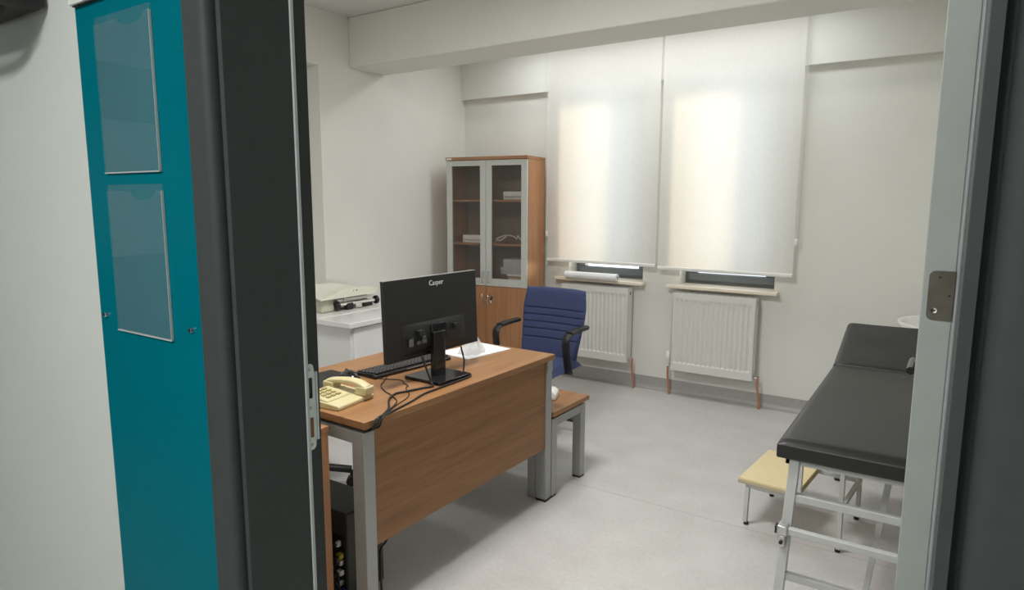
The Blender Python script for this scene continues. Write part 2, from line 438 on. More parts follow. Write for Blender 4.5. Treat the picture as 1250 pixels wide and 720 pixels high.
# ------------------------------------------------------------------ door: frame, leaf, plates
door = structure('door_1')
LXJ, RXJ = -0.9616, 0.0122
def jamb_profile(xj, s):
    """s = -1: left jamb (solid towards -x); s = +1: right"""
    o = [(0.0794, 0.655), (0.0794, 0.624), (0.0764, 0.620), (0.034, 0.620), (0.027, 0.6212), (0.0222, 0.6245), (0.0192, 0.6295), (0.018, 0.637), (0.018, 0.652),
         (0.010, 0.652), (0.010, 0.636), (0.0008, 0.636), (0.0, 0.637), (0.0, 0.766), (0.0145, 0.766), (0.0145, 0.8106),
         (0.075, 0.8106), (0.075, 0.800), (0.0535, 0.800), (0.0535, 0.655)]
    return [(xj + s * d, y) for d, y in o]
fr = B()
fr.prism(jamb_profile(LXJ, -1), 'z', 0, 2.09); fr.prism(jamb_profile(RXJ, 1), 'z', 0, 2.09)
fr.box(LXJ - 0.0794, RXJ + 0.0794, 0.620, 0.655, 2.03, 2.13)
fr.box(LXJ - 0.0535, RXJ + 0.0535, 0.655, 0.766, 2.03, 2.10); fr.box(LXJ - 0.075, RXJ + 0.075, 0.766, 0.8106, 2.045, 2.13)
fr.build('door_frame', 'casing', door, smooth=26)
sl = B().box(LXJ - 0.004, LXJ + 0.0035, 0.7655, 0.7725, 0.0, 2.03)
sl.build('rubber_seal', 'seal', door, bevel=0.0015)
# strike plate on the left rebate
xs = LXJ - 0.0145
pl = B()
y0, y1, z0, z1 = 0.7755, 0.8015, 1.012, 1.178
out = [(y0, z0), (0.791, z0), (0.7955, z0 + .004), (0.797, z0 + .012), (0.797, z0 + .017), (y1, z0 + .017),
       (y1, z1 - .017), (0.797, z1 - .017), (0.797, z1 - .012), (0.7955, z1 - .004), (0.791, z1), (y0, z1)]
# plate in strips round its two slots
def strip(a0, a1, c0, c1): pl.box(xs, xs + .0025, a0, a1, c0, c1)
S1, S2 = (1.036, 1.075), (1.112, 1.152); u0, u1 = 0.7785, 0.7925
pl.prism([(y, z) for y, z in out if z < 1.03] + [(y1, S1[0]), (y0, S1[0])], 'x', xs, xs + .0025)
pl.prism([(y0, S2[1]), (y1, S2[1])] + [(y, z) for y, z in out if z > 1.16], 'x', xs, xs + .0025)
for q in (S1, S2): strip(y0, u0, *q); strip(u1, y1, *q)
strip(y0, y1, S1[1], S2[0])
pl.box(xs, xs + .004, y1 - .0015, y1 + .002, z0 + .017, z1 - .017)
sp = pl.build('strike_plate', 'zinc', door)
hole = B()
hole.box(xs + .0002, xs + .0012, u0, u1, *S2)
hole.build('bolt_slot', 'black_pl', sp, smooth=0)
B().box(xs + .0002, xs + .0012, u0, u1, *S1).build('latch_slot', 'edge', sp, smooth=0)
for zz in (1.022, 1.094, 1.168):
    B().lathe([(0, .0045), (.0018, .0045), (.0032, .0035), (.0032, 0), (0, 0)], (xs, 0.787, zz), 12, axis='x').build('screw', 'steel', sp)
# leaf standing open into the room, hinge edge towards the doorway
LX0, LX1, LY0, LY1 = -0.0198, 0.0093, 0.830, 1.760
lf = B().box(LX0, LX1, LY0, LY1, 0.008, 2.04).build('door_leaf', 'door', door, bevel=0.0012)
B().prism([(LX1, LY0 + .0005), (LX1 + .0025, LY0 - .001), (LX1 + .0065, LY0 + .002), (LX1 + .0065, LY1), (LX1, LY1)], 'z', 0.008, 2.04).build('edge_band', 'band', lf, bevel=0.0008)
hp = B()
hz0, hz1, hx0, hx1, rr = 1.3555, 1.408, -0.0142, 0.0093, 0.006
pts = [(hx1, hz0), (hx1, hz1)] + [(hx0 + rr - rr * math.sin(R(a)), hz1 - rr + rr * math.cos(R(a))) for a in range(0, 91, 15)] + \
      [(hx0 + rr - rr * math.cos(R(a)), hz0 + rr - rr * math.sin(R(a))) for a in range(0, 91, 15)]
hp.prism(pts, 'y', LY0 - .0018, LY0 + .0005)
hpo = hp.build('hinge_plate', 'bronze', lf)
B().lathe([(0, .0003), (.0012, .0003), (.0014, -.0006), (.0029, -.0010), (.0034, 0), (0, .0001)], (-0.0072, LY0 - .0018, 1.3655), 16, axis='y').build('screw', 'chrome', hpo)
for x, z in ((-0.0045, 1.4015), (0.0052, 1.382)):
    B().lathe([(0, -.0003), (.0012, -.0003), (.0012, .0004), (0, .0004)], (x, LY0 - .0018, z), 10, axis='y').build('screw_hole', 'black_pl', hpo)
B().cyl((LX1 + .014, 0.822, 1.33), (LX1 + .014, 0.822, 1.432), 0.0045).build('hinge_knuckle', 'bronze', lf)
hd = B().sweep(smooth_path([(LX0 - .001, 1.70, 1.128), (LX0 - .020, 1.70, 1.128), (LX0 - .025, 1.69, 1.128), (LX0 - .026, 1.60, 1.126)], 4), .0085)
hd.box(LX0 - .008, LX0 + .0005, 1.678, 1.722, 1.01, 1.19)
hd.build('door_handle', 'black_gloss', lf, bevel=.002)

# ------------------------------------------------------------------ corridor wall: teal sign panel, plate, holders, black fitting
tp = thing('sign_panel', 'tall glossy teal panel on the corridor wall left of the dark door frame', 'sign panel', (-1.255, 0.655, 0.55))
B().box(-0.191, 0.185, -0.0075, -0.0005, 0, 1.62).build('panel', 'teal', tp, bevel=0.0008)
for x, z in ((-0.167, 0.698), (0.141, 0.70), (-0.167, 0.06), (0.141, 0.06)):
    B().lathe([(0, -.013), (.0042, -.013), (.0052, -.011), (.0052, -.0075), (0, -.0075)], (x, 0, z), 16, axis='y').build('fixing_bolt', 'chrome', tp)
np_ = thing('name_plate', 'white sign plate at the top of the teal panel', 'sign', (-1.255, 0.6475, 1.848))
B().box(-0.1895, -0.1365, -0.012, 0, 0, 0.12).build('plate_end', 'white_pl', np_, bevel=0.001)
B().box(-0.1350, 0.150, -0.012, 0, 0, 0.12).build('plate_face', 'white_pl', np_, bevel=0.001)
B().box(-0.186, 0.147, -0.007, -0.0003, -0.002, 0.1205).build('plate_back', 'seal_dark', np_)

def holder(name, z0, label):
    h = 0.281; w = 0.0975
    r = thing(name, label, 'document holder', (-1.2725, 0.6470, z0), 0, 'clear acrylic holders on the teal panel')
    B().box(-w, w, -0.0022, -0.0004, 0, h + .004).build('back_sheet', 'acrylic', r, smooth=0)
    # front sheet with a thumb notch in its top edge
    top = [(w, h - .008)] + [(w * .35 + w * .45 * math.cos(R(a)), h - .008 - .016 * math.sin(R(a))) for a in range(0, 181, 15)] + [(-w, h - .008)]
    B().prism([(-w, 0), (w, 0)] + top, 'y', -0.0046, -0.0034).build('front_sheet', 'acrylic', r, smooth=0)
    e = B(); e.box(-w, w, -0.0048, -0.0003, -.0012, .0010); e.box(w - .0010, w + .0004, -0.0048, -0.0003, 0, h - .008)
    e.build('bright_edge', 'seal', r)
    for x in (-w + .018, w - .018):
        B().lathe([(0, -.004), (.003, -.0035), (.004, -.0022), (0, -.0022)], (x, 0, h - .008), 12, axis='y').build('fixing_dot', 'acrylic', r)
    return r
holder('acrylic_holder', 1.531, 'upper empty clear acrylic holder on the teal panel, under the white plate')
holder('acrylic_holder', 1.2235, 'lower empty clear acrylic holder on the teal panel, beside two chrome bolts')

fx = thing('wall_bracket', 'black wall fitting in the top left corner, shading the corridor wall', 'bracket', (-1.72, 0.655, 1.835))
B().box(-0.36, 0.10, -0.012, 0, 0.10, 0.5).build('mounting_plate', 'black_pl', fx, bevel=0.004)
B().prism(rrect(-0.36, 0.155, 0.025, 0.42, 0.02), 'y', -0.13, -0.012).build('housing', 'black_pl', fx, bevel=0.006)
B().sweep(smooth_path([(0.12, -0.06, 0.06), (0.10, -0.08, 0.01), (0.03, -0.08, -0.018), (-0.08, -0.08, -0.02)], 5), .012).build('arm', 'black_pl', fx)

# ------------------------------------------------------------------ roller blinds
def blind(x0, x1, zb, label, chain_right):
    Y = 4.80; zt = 2.715
    r = thing('roller_blind', label, 'blind', ((x0 + x1) / 2, Y, zb), 0, 'white roller blinds on the window wall')
    hw = (x1 - x0) / 2; h = zt - zb
    def f(u, v):
        x = -hw + 2 * hw * u; z = 0.012 + (h - .012) * v
        return Vector((x, 0.004 * math.sin(u * 9 + v * 2.1) * (1 - v) + .002 * math.sin(v * 14), z))
    B().sheet(24, 24, f).build('fabric', 'blind', r)
    B().prism(rrect(-.007, .007, -0.012, 0.014, .006), 'x', -hw, hw).build('bottom_bar', 'white_pl', r)
    B().cyl((-hw, 0.022, h), (hw, 0.022, h), .024, 20).build('roller_tube', 'white_pl', r)
    for s in (-1, 1):
        B().box(s * (hw + .004) - .003, s * (hw + .004) + .003, -.01, .055, h - .04, h + .07).build('bracket', 'white_pl', r, bevel=.002)
    cx = (hw + .012) if chain_right else -hw - .006
    zc = 1.212 - zb
    lo = .006
    ch = B()
    for dx in (-lo, lo): ch.sweep([(cx + dx, .0, h), (cx + dx * .6, 0.0, zc)], .0016, seg=6)
    ch.build('chain', 'white_pl', r)
    hb = B().box(cx - .010, cx + .010, -.008, .010, zc - .025, zc + .018).build('chain_holder', 'white_pl', r, bevel=.004)
    B().cyl((cx, -.012, zc), (cx, .006, zc), .008).build('chain_wheel', 'lamp_white', hb)
    return r
blind(-2.826, -1.862, 0.990, 'white roller blind beside the glazed cabinet, lowered over the left window', False)
blind(-1.843, -0.875, 0.976, 'white roller blind farther from the cabinet, lowered over the right window', True)

# ------------------------------------------------------------------ radiators
def make_radiator(label):
    r = thing('radiator', label, 'radiator', (0, 0, 0), 0, 'white panel radiators under the windows')
    W, H, z0 = 0.604, 0.59, 0.207; hw = W / 2; nf = 17
    def depth(u, v):
        x = u * nf
        g = 0.5 - 0.5 * math.cos(2 * PI * (x - 0.5))           # 0 in the middle of a flute, 1 between
        m = min(1, max(0, (v - 0.095) / 0.018)) * min(1, max(0, (0.93 - v) / 0.03))
        em = 1.0 if 0.025 < u < 0.975 else 0.0
        return 0.009 * m * em * (1 - min(1, 1.5 * (1 - g)) if False else (g ** 0.7)) 
    xs_ = nf * 8; vs_ = [0, .05, .09, .095, .10, .105, .113, .12, .5, .88, .90, .91, .92, .93, .95, 1.0]
    b = B()
    G = [[b.bm.verts.new((-hw + W * i / xs_, -0.055 + depth(i / xs_, v) * (1), z0 + H * v)) for v in vs_] for i in range(xs_ + 1)]
    for i in range(xs_):
        for j in range(len(vs_) - 1):
            b.bm.faces.new((G[i][j], G[i + 1][j], G[i + 1][j + 1], G[i][j + 1]))
    b.box(-hw, hw, -0.045, -0.040, z0, z0 + H)
    b.box(-hw, hw, -0.0549, -0.042, z0 - .002, z0 + .002); b.box(-hw, hw, -0.0549, -0.042, z0 + H - .002, z0 + H + .002)
    b.build('front_panel', 'radiator', r)
    B().box(-hw + .003, hw - .003, 0.012, 0.020, z0, z0 + H).build('rear_panel', 'radiator', r, bevel=.003)
    for s in (-1, 1):
        c = B(); c.box(s * hw - .003, s * hw + .003, -0.055, 0.02, z0 + .03, z0 + H - .05)
        c.box(s * hw - .003, s * hw + .003, -0.055, -0.03, z0, z0 + H); c.box(s * hw - .003, s * hw + .003, 0.0, 0.02, z0, z0 + H)
        c.box(s * hw - .003, s * hw + .003, -0.055, 0.02, z0 + H - .02, z0 + H)
        c.build('side_panel', 'radiator', r)
    g = B()
    g.box(-hw, hw, -0.055, -0.047, z0 + H, z0 + H + .006); g.box(-hw, hw, 0.012, 0.02, z0 + H, z0 + H + .006)
    for k in range(25): x = -hw + .01 + (W - .02) * k / 24; g.box(x - .004, x + .004, -0.05, 0.015, z0 + H, z0 + H + .004)
    g.build('top_grille', 'radiator', r)
    B().box(-hw + .1, -hw + .14, .02, .058, z0 + .1, z0 + .5).build('wall_bracket', 'radiator', r)
    B().box(hw - .14, hw - .1, .02, .058, z0 + .1, z0 + .5).build('wall_bracket', 'radiator', r)
    # right: return pipe with lockshield
    B().sweep([(hw - .004, -.02, z0 + .018), (hw + .03, -.02, z0 + .018)], .008).build('return_valve', 'steel', r)
    B().sweep(smooth_path([(hw + .034, -.02, z0 + .034), (hw + .032, -.02, z0 - .05), (hw + .045, -.02, z0 - .13), (hw + .05, -.02, 0.0)], 4), .0085).build('copper_pipe', 'copper', r)
    return r
r1 = make_radiator('white ribbed radiator partly behind the blue chair, under the paper roll'); r1.location = (-2.364, 4.82, 0)
r2 = copy_tree(r1); r2.location = (-1.398, 4.82, 0); r2['label'] = 'white ribbed radiator with a thermostat valve, under the right window'
hw = 0.302
B().sweep(smooth_path([(-hw - .032, -.02, 0.245), (-hw - .032, -.02, .15), (-hw - .022, -.02, .07), (-hw - .018, -.02, 0.0)], 4), .0085).build('copper_pipe', 'copper', r2)
vb = B().lathe([(0, .225), (.012, .225), (.013, .262), (.018, .268), (.0185, .30), (.017, .332), (.012, .338), (0, .338)], (-hw - .032, -.02, 0), 20)
vb.build('thermostat_valve', 'white_pl', r2)
B().cyl((-hw + .004, -.02, .243), (-hw - .03, -.02, .243), .008).build('valve_stub', 'steel', r2)

# paper roll on the left sill
pr = thing('paper_roll', 'roll of white couch paper lying on the left window sill', 'paper roll', (-2.395, 4.775, WZ0 + .008))
B().lathe([(.010, -.232), (.0285, -.232), (.0285, .232), (.010, .232), (.010, -.232)], (0, 0, .0285), 28, axis='x').build('paper', 'paper', pr)
B().lathe([(.0075, -.233), (.0105, -.233), (.0105, .233), (.0075, .233), (.0075, -.233)], (0, 0, .0285), 20, axis='x').build('core', 'box_tan', pr)

# ------------------------------------------------------------------ glazed cabinet
CW, CD, CH = 0.756, 0.345, 1.838
cab = thing('glazed_cabinet', 'tall wooden cabinet with two glass doors in the far corner', 'cabinet', (-2.823, 4.478, 0), R(7))
# local: front face y = 0, body behind it (y > 0), x from -CW to 0
b = B(); t = 0.018
b.box(-t, 0, 0.02, CD, 0.03, CH - .024); b.box(-CW, -CW + t, 0.02, CD, 0.03, CH - .024)
b.build('side_panel', 'woodz', cab, bevel=.001)
B().box(-CW + t, -t, CD - .012, CD - .002, 0.03, CH - .03).build('back_panel', 'cab_back', cab)
B().box(-CW - .003, .003, -.006, CD, CH - .024, CH).build('top_panel', 'woodx', cab, bevel=.0015)
B().box(-CW + .01, -.01, .03, CD - .01, 0, .06).build('plinth', 'black_pl', cab)
for z in (0.10, 0.785, 1.130, 1.490):
    B().box(-CW + t, -t, 0.03, CD - .012, z - .018, z).build('shelf', 'woodx', cab)
zt, zb = CH - .028, 0.778
for s, (x0, x1) in ((0, (-CW + .002, -CW / 2 - .0015)), (1, (-CW / 2 + .0015, -.002))):
    fw = .052
    f = B()
    f.box(x0, x0 + fw, 0, .019, zb, zt); f.box(x1 - fw, x1, 0, .019, zb, zt)
    f.box(x0 + fw, x1 - fw, 0, .019, zb, zb + .062); f.box(x0 + fw, x1 - fw, 0, .019, zt - .045, zt)
    d = f.build('glass_door', 'alu', cab, bevel=.0015)
    B().box(x0 + fw - .005, x1 - fw + .005, .009, .013, zb + .057, zt - .04).build('glass_pane', 'cab_glass', d, smooth=0)
    hx = x1 - .026 if s == 0 else x0 + .026
    B().sweep(smooth_path([(hx, 0, zb + .03), (hx, -.020, zb + .034), (hx, -.024, zb + .075), (hx, -.020, zb + .116), (hx, 0, zb + .12)], 4), .004).build('door_handle', 'steel', d)
    d2 = B().box(x0, x1, 0, .018, 0.07, zb - .004).build('lower_door', 'woodz', cab, bevel=.001)
    B().sweep(smooth_path([(hx, 0, .708), (hx, -.018, .705), (hx + .006, -.024, .68), (hx - .002, -.024, .655), (hx + .004, -.018, .622), (hx + .004, 0, .62)], 4), .0048).build('door_handle', 'chrome', d2)
    if s == 1:
        lk = B().lathe([(0, -.010), (.009, -.010), (.010, 0), (0, 0)], (hx + .036, 0, .69), 16, axis='y').build('lock', 'steel', d2)
        k = B(); k.box(hx + .034, hx + .038, -.028, -.010, .682, .698); k.lathe([(0, -.031), (.010, -.031), (.010, -.026), (0, -.026)], (hx + .036, 0, .672), 12, axis='y')
        k.build('key', 'seal_dark', lk)
        B().box(hx + .026, hx + .036, -.024, -.020, .640, .668).build('key_tag', 'white_pl', lk)
B().box(-CW + .008, -CW + .058, -.0075, -.006, CH - .020, CH - .007).build('maker_plate', 'white_pl', cab)

Rc = Matrix.Translation((-2.823, 4.478, 0)) @ Matrix.Rotation(R(7), 4, 'Z')
def incab(x, y, z): v = Rc @ Vector((x, y, z)); return (v.x, v.y, v.z)
def carton(x0, x1, z, h, d, mat, label, group, y=0.07, stripes=True, rz=0.0):
    w = x1 - x0
    o = thing('carton', label, 'box', incab((x0 + x1) / 2, y + d / 2, z), R(7) + rz, group)
    B().box(-w / 2, w / 2, -d / 2, d / 2, 0, h).build('carton_body', mat, o, bevel=.0015)
    B().box(-w / 2 - .0005, w / 2 + .0005, -d / 2 - .0006, d / 2 + .0006, h * .62, h + .0006).build('carton_lid', mat, o, bevel=.001)
    if stripes: B().box(-w / 2 + .01, w / 2 - .01, -d / 2 - .0012, -d / 2, h * .25, h * .45).build('printed_band', 'box_grey', o)
    return o
g = 'boxes behind the cabinet glass'
carton(-.25, -.045, 1.490, .066, .12, 'box', 'pale box on the top shelf, behind the right glass door', g)
carton(-.64, -.435, 1.130, .062, .13, 'box', 'white box on the middle shelf, behind the left glass door', g)
carton(-.275, -.04, .785, .034, .17, 'box_grey', 'grey box at the bottom of the pile behind the right glass door', g)
carton(-.200, -.03, .819, .022, .15, 'box', 'thin pale box second from the bottom of the cabinet pile', g, stripes=False)
carton(-.205, -.03, .841, .022, .13, 'box_tan', 'thin tan box inside the cabinet pile', g, stripes=False)
carton(-.215, -.03, .863, .014, .14, 'paper', 'thin white box above the tan one in the cabinet pile', g, stripes=False)
carton(-.275, -.04, .877, .056, .16, 'box_grey', 'large grey patterned box second from the top of the cabinet pile', g)
carton(-.25, -.045, .933, .068, .15, 'box_grey', 'grey box on top of the pile behind the right glass door', g)
st = thing('stethoscope', 'coiled pale tubing on the middle shelf, behind the right glass door', 'stethoscope', incab(-.22, .14, 1.130), R(7))
B().sweep(smooth_path([(-.125, -.03, .014), (-.13, .02, .03), (-.10, .05, .05), (-.05, .02, .055), (-.085, -.03, .02), (-.12, -.02, .035), (-.06, .03, .062), (.0, .05, .055), (.05, .02, .035)], 6), .006).build('tubing', 'box', st)
B().sweep(smooth_path([(.05, .02, .035), (.07, 0, .065), (.09, -.02, .05), (.11, 0, .02), (.12, .02, .008)], 6), .006).build('earpiece', 'white_pl', st)

# ------------------------------------------------------------------ wall shelf and baby scale
sh = thing('counter', 'white counter unit along the left wall, carrying the baby scale', 'counter', (XL + .02, 2.817, 0.682))
B().box(0, 0.647, 0, 1.30, 0, 0.033).build('slab', 'white_lam', sh, bevel=.003)
B().box(.01, .35, .02, 1.28, 0.0325, 0.036).build('mat_panel', 'white_pl', sh, bevel=.001)
B().box(.001, .602, .045, 1.27, -.60, 0).build('cabinet_body', 'white_lam', sh, bevel=.002)
B().box(.001, .58, .08, 1.24, -.682, -.60).build('plinth', 'grey_metal', sh)
for k in range(2): B().box(.602, .616, .06 + .61 * k, .65 + .61 * k, -.585, -.012).build('cabinet_door', 'white_lam', sh, bevel=.002)
bs = thing('baby_scale', 'ivory mechanical baby scale with curved tray on the white counter', 'scale', (-3.60, 3.20, 0.7185))
b = B(); b.prism([(-.10, 0), (.095, 0), (.10, .02), (.088, .092), (-.09, .092), (-.105, .02)], 'y', -.24, -.13)
b.prism([(-.10, 0), (.060, 0), (.060, .085), (-.09, .085)], 'y', -.13, .22)
b.build('body', 'scale_body', bs, bevel=.014, bseg=3)
def tray(u, v, k):
    y = -.285 + .555 * u
    x = -.115 + .255 * v
    zb_ = .172 - .055 * max(0, (u - .5) / .5) ** 1.5                      # wall-side edge
    sm = lambda t: (lambda q: q * q * (3 - 2 * q))(min(1, max(0, t)))
    zf = .102 + .054 * sm(u / .42) - .030 * sm((u - .72) / .28)
    z = zb_ * (1 - v) + zf * v - .034 * math.sin(PI * v) * math.sin(PI * min(1, u * .9 + .08))
    skirt = max(0, zf - .099) * max(0, (v - .86) / .14) ** .6 + .005
    tp_ = 1 - .18 * max(0, (u - .85) / .15) ** 2
    return Vector((x * tp_, y, z - (skirt if k else 0)))
B().slab(28, 20, lambda u, v: tray(u, v, 0), lambda u, v: tray(u, v, 1)).build('tray', 'scale_tray', bs, bevel=.003, smooth=28)
B().lathe([(0, .08), (.035, .08), (.045, .10), (.055, .118), (0, .118)], (0, -.02, 0), 20).build('column', 'scale_body', bs)
B().cyl((.112, -.115, .045), (.112, .235, .040), .013, 14).build('balance_beam', 'chrome', bs)
B().box(.098, .106, -.11, .22, .062, .082).build('ruler', 'white_lam', bs, bevel=.001)
for y in (-.123, .247):
    B().lathe([(0, -.012), (.026, -.012), (.031, -.006), (.031, .008), (.024, .014), (0, .014)], (.112, y, .040), 20, axis='y').build('end_knob', 'black_gloss', bs)
B().box(.094, .128, -.045, .015, .004, .050).build('sliding_weight', 'black_pl', bs, bevel=.006)
B().box(.094, .126, .04, .10, .004, .034).build('sliding_weight', 'steel', bs, bevel=.006)
B().box(.088, .12, .125, .21, .004, .036).build('sliding_weight', 'black_pl', bs, bevel=.006)
B().box(.106, .116, -.062, -.050, .06, .098).build('pointer', 'scale_body', bs, bevel=.002)
for y in (.005, .035): B().lathe([(0, .003), (.005, .003), (.005, 0), (0, 0)], (.139, y, .135), 12, axis='x').build('tray_screw', 'black_pl' if y > .02 else 'chrome', bs)

# ------------------------------------------------------------------ desk
DA = R(-1.3)
desk = thing('desk', 'wooden office desk with grey metal frame in the middle of the room', 'desk', (-1.575, 2.105, 0), DA)
hl, dp, zt = 0.615, 0.70, 0.745          # half length (y), depth to -x, top height
B().box(-dp, .012, -hl, hl, zt - .026, zt).build('desktop', 'woody', desk, bevel=.0015)
# grey frame: two end portals
for s in (-1, 1):
    yc = s * (hl - .031)
    y0, y1 = (yc - .025, yc + .025)
    for x0, x1 in ((-.060, 0.0), (-dp + .02, -dp + .08)):
        top = zt - .026 if (s == 1 and x0 > -.1) else zt - .040
        l = B().box(x0, x1, y0, y1, .012, zt - .042).build('leg', 'grey_metal', desk, bevel=.003)
        B().box(x0 + .002, x1 - .002, y0 + .002, y1 - .002, 0, .012).build('foot_pad', 'rubber', l)
    if s == 1: B().box(-.114, -.066, y0 + .008, y1 + .008, 0, zt - .087).build('leg', 'grey_metal', desk, bevel=.003)
    B().box(-dp + .08, -.060, y0, y1, zt - .087, zt - .042).build('rail', 'grey_metal', desk, bevel=.002)
B().box(-dp + .05, -.03, -hl + .03, hl - .03, zt - .042, zt - .026).build('spacer', 'rubber', desk)
B().box(-.026, -.006, -hl + .058, hl - .058, .277, zt - .030).build('modesty_panel', 'woodpanel', desk, bevel=.001)
B().box(-.004, .006, hl - .055, hl - .010, zt - .085, zt - .022).build('frame_end_cap', 'grey_metal', desk, bevel=.002)

# low side table past the desk's far end
stb = thing('side_table', 'low wooden side table with grey legs past the far end of the desk', 'table', (-1.56, 2.885, 0), R(-1))
B().box(-.60, .012, -.165, .205, .425, .450).build('tabletop', 'woody', stb, bevel=.0015)
for x0, x1 in ((-.05, 0.0), (-.57, -.52)):
    for y0, y1 in ((.135, .185), (-.162, -.112)):
        l = B().box(x0, x1, y0, y1, .010, .410).build('leg', 'grey_metal', stb, bevel=.003)
        B().box(x0 + .002, x1 - .002, y0 + .002, y1 - .002, 0, .010).build('foot_pad', 'rubber', l)
    B().box(x0, x1, -.112, .135, .368, .410).build('rail', 'grey_metal', stb, bevel=.002)
B().box(-.55, -.02, -.13, .16, .410, .425).build('spacer', 'rubber', stb)
B().box(-.52, -.05, .14, .18, .368, .410).build('cross_rail', 'grey_metal', stb, bevel=.002)
B().lathe([(0, .355), (.016, .355), (.016, .368), (0, .368)], (-.10, .05, 0), 14).build('rail_knob', 'black_pl', stb)
wb = thing('power_adapter', 'small white block on the low side table, behind the desk leg', 'adapter', (-1.69, 2.93, .45), R(20))
B().prism([(-.035, 0), (.035, 0), (.035, .03), (.015, .048), (-.030, .048)], 'y', -.05, .05).build('block', 'white_pl', wb, bevel=.006)
B().box(-.012, .012, -.062, -.05, .012, .03).build('plug_socket', 'lamp_white', wb, bevel=.002)

# ------------------------------------------------------------------ things on the desk
ZD = 0.745
# monitor seen from behind
mon = thing('monitor', 'black flat monitor on the desk, seen from behind', 'monitor', (-1.744, 2.072, ZD), R(-2.5))
B().prism(rrect(-.10, .10, -.10, .10, .008), 'z', 0, .014).build('stand_base', 'black_gloss', mon, bevel=.002)
B().prism(rrect(-.012, .016, -.034, .034, .006), 'z', .014, .20).build('stand_neck', 'black_gloss', mon, bevel=.002)
Tm = Matrix.Translation((-.03, .012, .102)) @ Matrix.Rotation(R(-2), 4, 'Y')
mw, mh = .279, .326
sb = B(); sb.prism([(x, z) for x, z in rrect(-mw, mw, 0, mh, .004)], 'x', -.010, .010, Tm)
sb.build('rear_shell', 'black_pl', mon, bevel=.003)
lo = B(); lo.slab(16, 10, lambda u, v: Tm @ Vector((0.010 + .016 * math.sin(PI * u) ** .5 * math.sin(PI * v) ** .5, -.19 + .38 * u, .016 + .125 * v)),
                  lambda u, v: Tm @ Vector((.006, -.19 + .38 * u, .016 + .125 * v)))
lo.build('rear_bulge', 'black_pl', mon)
B().box(-.0115, -.0095, -mw + .008, mw - .008, .016, mh - .008, Tm).build('screen', 'screen', mon, smooth=0)
B().box(-.012, .0085, -mw + .001, mw - .001, mh - .004, mh + .0005, Tm).build('top_edge', 'steel', mon)
pk = B(); pk.box(.026, .052, -.060, .060, .075, .10, Tm)
B().box(.024, .036, -.045, .045, .06, .13, Tm).build('neck_mount', 'black_gloss', mon, bevel=.004)
pk.bm.free()
for y0, y1, z0, z1 in ((-.175, -.150, .054, .085), (-.130, -.108, .058, .070), (-.102, -.075, .058, .074), (-.100, -.078, .078, .088)):
    B().box(.0285, .0302, y0, y1, z0, z1, Tm).build('sticker', 'sticker', mon)
for y in (-.112, .105):
    B().box(.022, .044, y - .015, y + .015, .090, .115, Tm).build('connector', 'black_pl', mon, bevel=.003)
tc = bpy.data.curves.new('logo_text', 'FONT'); tc.body = 'Casper'; tc.size = .030; tc.extrude = .0006; tc.align_x = 'CENTER'
to = bpy.data.objects.new('logo_text', tc); COL.objects.link(to)
dg = bpy.context.evaluated_depsgraph_get()
me = bpy.data.meshes.new_from_object(to.evaluated_get(dg)); bpy.data.objects.remove(to)
me.materials.clear(); me.materials.append(M['logo'])
lg = bpy.data.objects.new('logo', me); COL.objects.link(lg); lg.parent = mon
lg.matrix_local = Tm @ Matrix.Translation((.0103, .016, mh - .040)) @ Matrix.Rotation(R(90), 4, 'Z') @ Matrix.Rotation(R(90), 4, 'X')

# keyboard
kb = thing('keyboard', 'black keyboard on the desk in front of the monitor stand', 'keyboard', (-1.985, 2.125, ZD), R(-5))
B().prism([(-.07, 0), (.072, 0), (.074, .012), (.060, .021), (-.07, .010)], 'y', -.225, .225).build('case', 'black_pl', kb, bevel=.002)
kk = B()
for r_ in range(6):
    x = -.056 + .0205 * r_ + (.004 if r_ == 5 else 0); zz = .010 + .011 * (x + .07) / .13
    n = 21
    for c in range(n):
        y = -.213 + .0203 * c
        if r_ == 0 and 5 <= c <= 9:
            if c > 5: continue
            kk.box(x, x + .016, y, y + .0965, zz, zz + .006)
        else: kk.box(x, x + .016, y, y + .0165, zz, zz + .006)
kk.build('keys', 'key', kb, bevel=.0012, bseg=1)
B().box(.0735, .0752, -.05, .19, .010, .0135).build('rear_strip', 'steel', kb)

# mouse and pad
mp = thing('mouse_pad', 'black mouse pad on the near end of the desk behind the telephone', 'mouse pad', (-2.115, 1.78, ZD), R(-4))
B().prism(rrect(-.10, .10, -.115, .115, .012), 'z', 0, .003).build('pad', 'rubber', mp)
ms = thing('mouse', 'black computer mouse beside the left end of the keyboard', 'mouse', (-2.03, 1.845, ZD + .003), R(70))
def mshape(u, v, top):
    a = -1 + 2 * u; c = -1 + 2 * v
    y = .058 * a; x = .033 * c * math.sqrt(max(0.02, 1 - .75 * a * a)) ** .7
    z = .036 * max(0, 1 - a * a * .9) ** .5 * max(0, 1 - c * c * .95) ** .5 if top else .001
    return Vector((x, y, max(.0015, z) if top else 0))
B().slab(16, 12, lambda u, v: mshape(u, v, True), lambda u, v: mshape(u, v, False)).build('mouse_shell', 'black_gloss', ms, smooth=70)
B().lathe([(0, -.004), (.010, -.004), (.010, .004), (0, .004)], (0, .030, .026), 14, axis='x').build('scroll_wheel', 'rubber', ms)

# telephone
ph = thing('telephone', 'cream desk telephone on the near corner of the desk', 'telephone', (-1.835, 1.612, ZD), R(7))
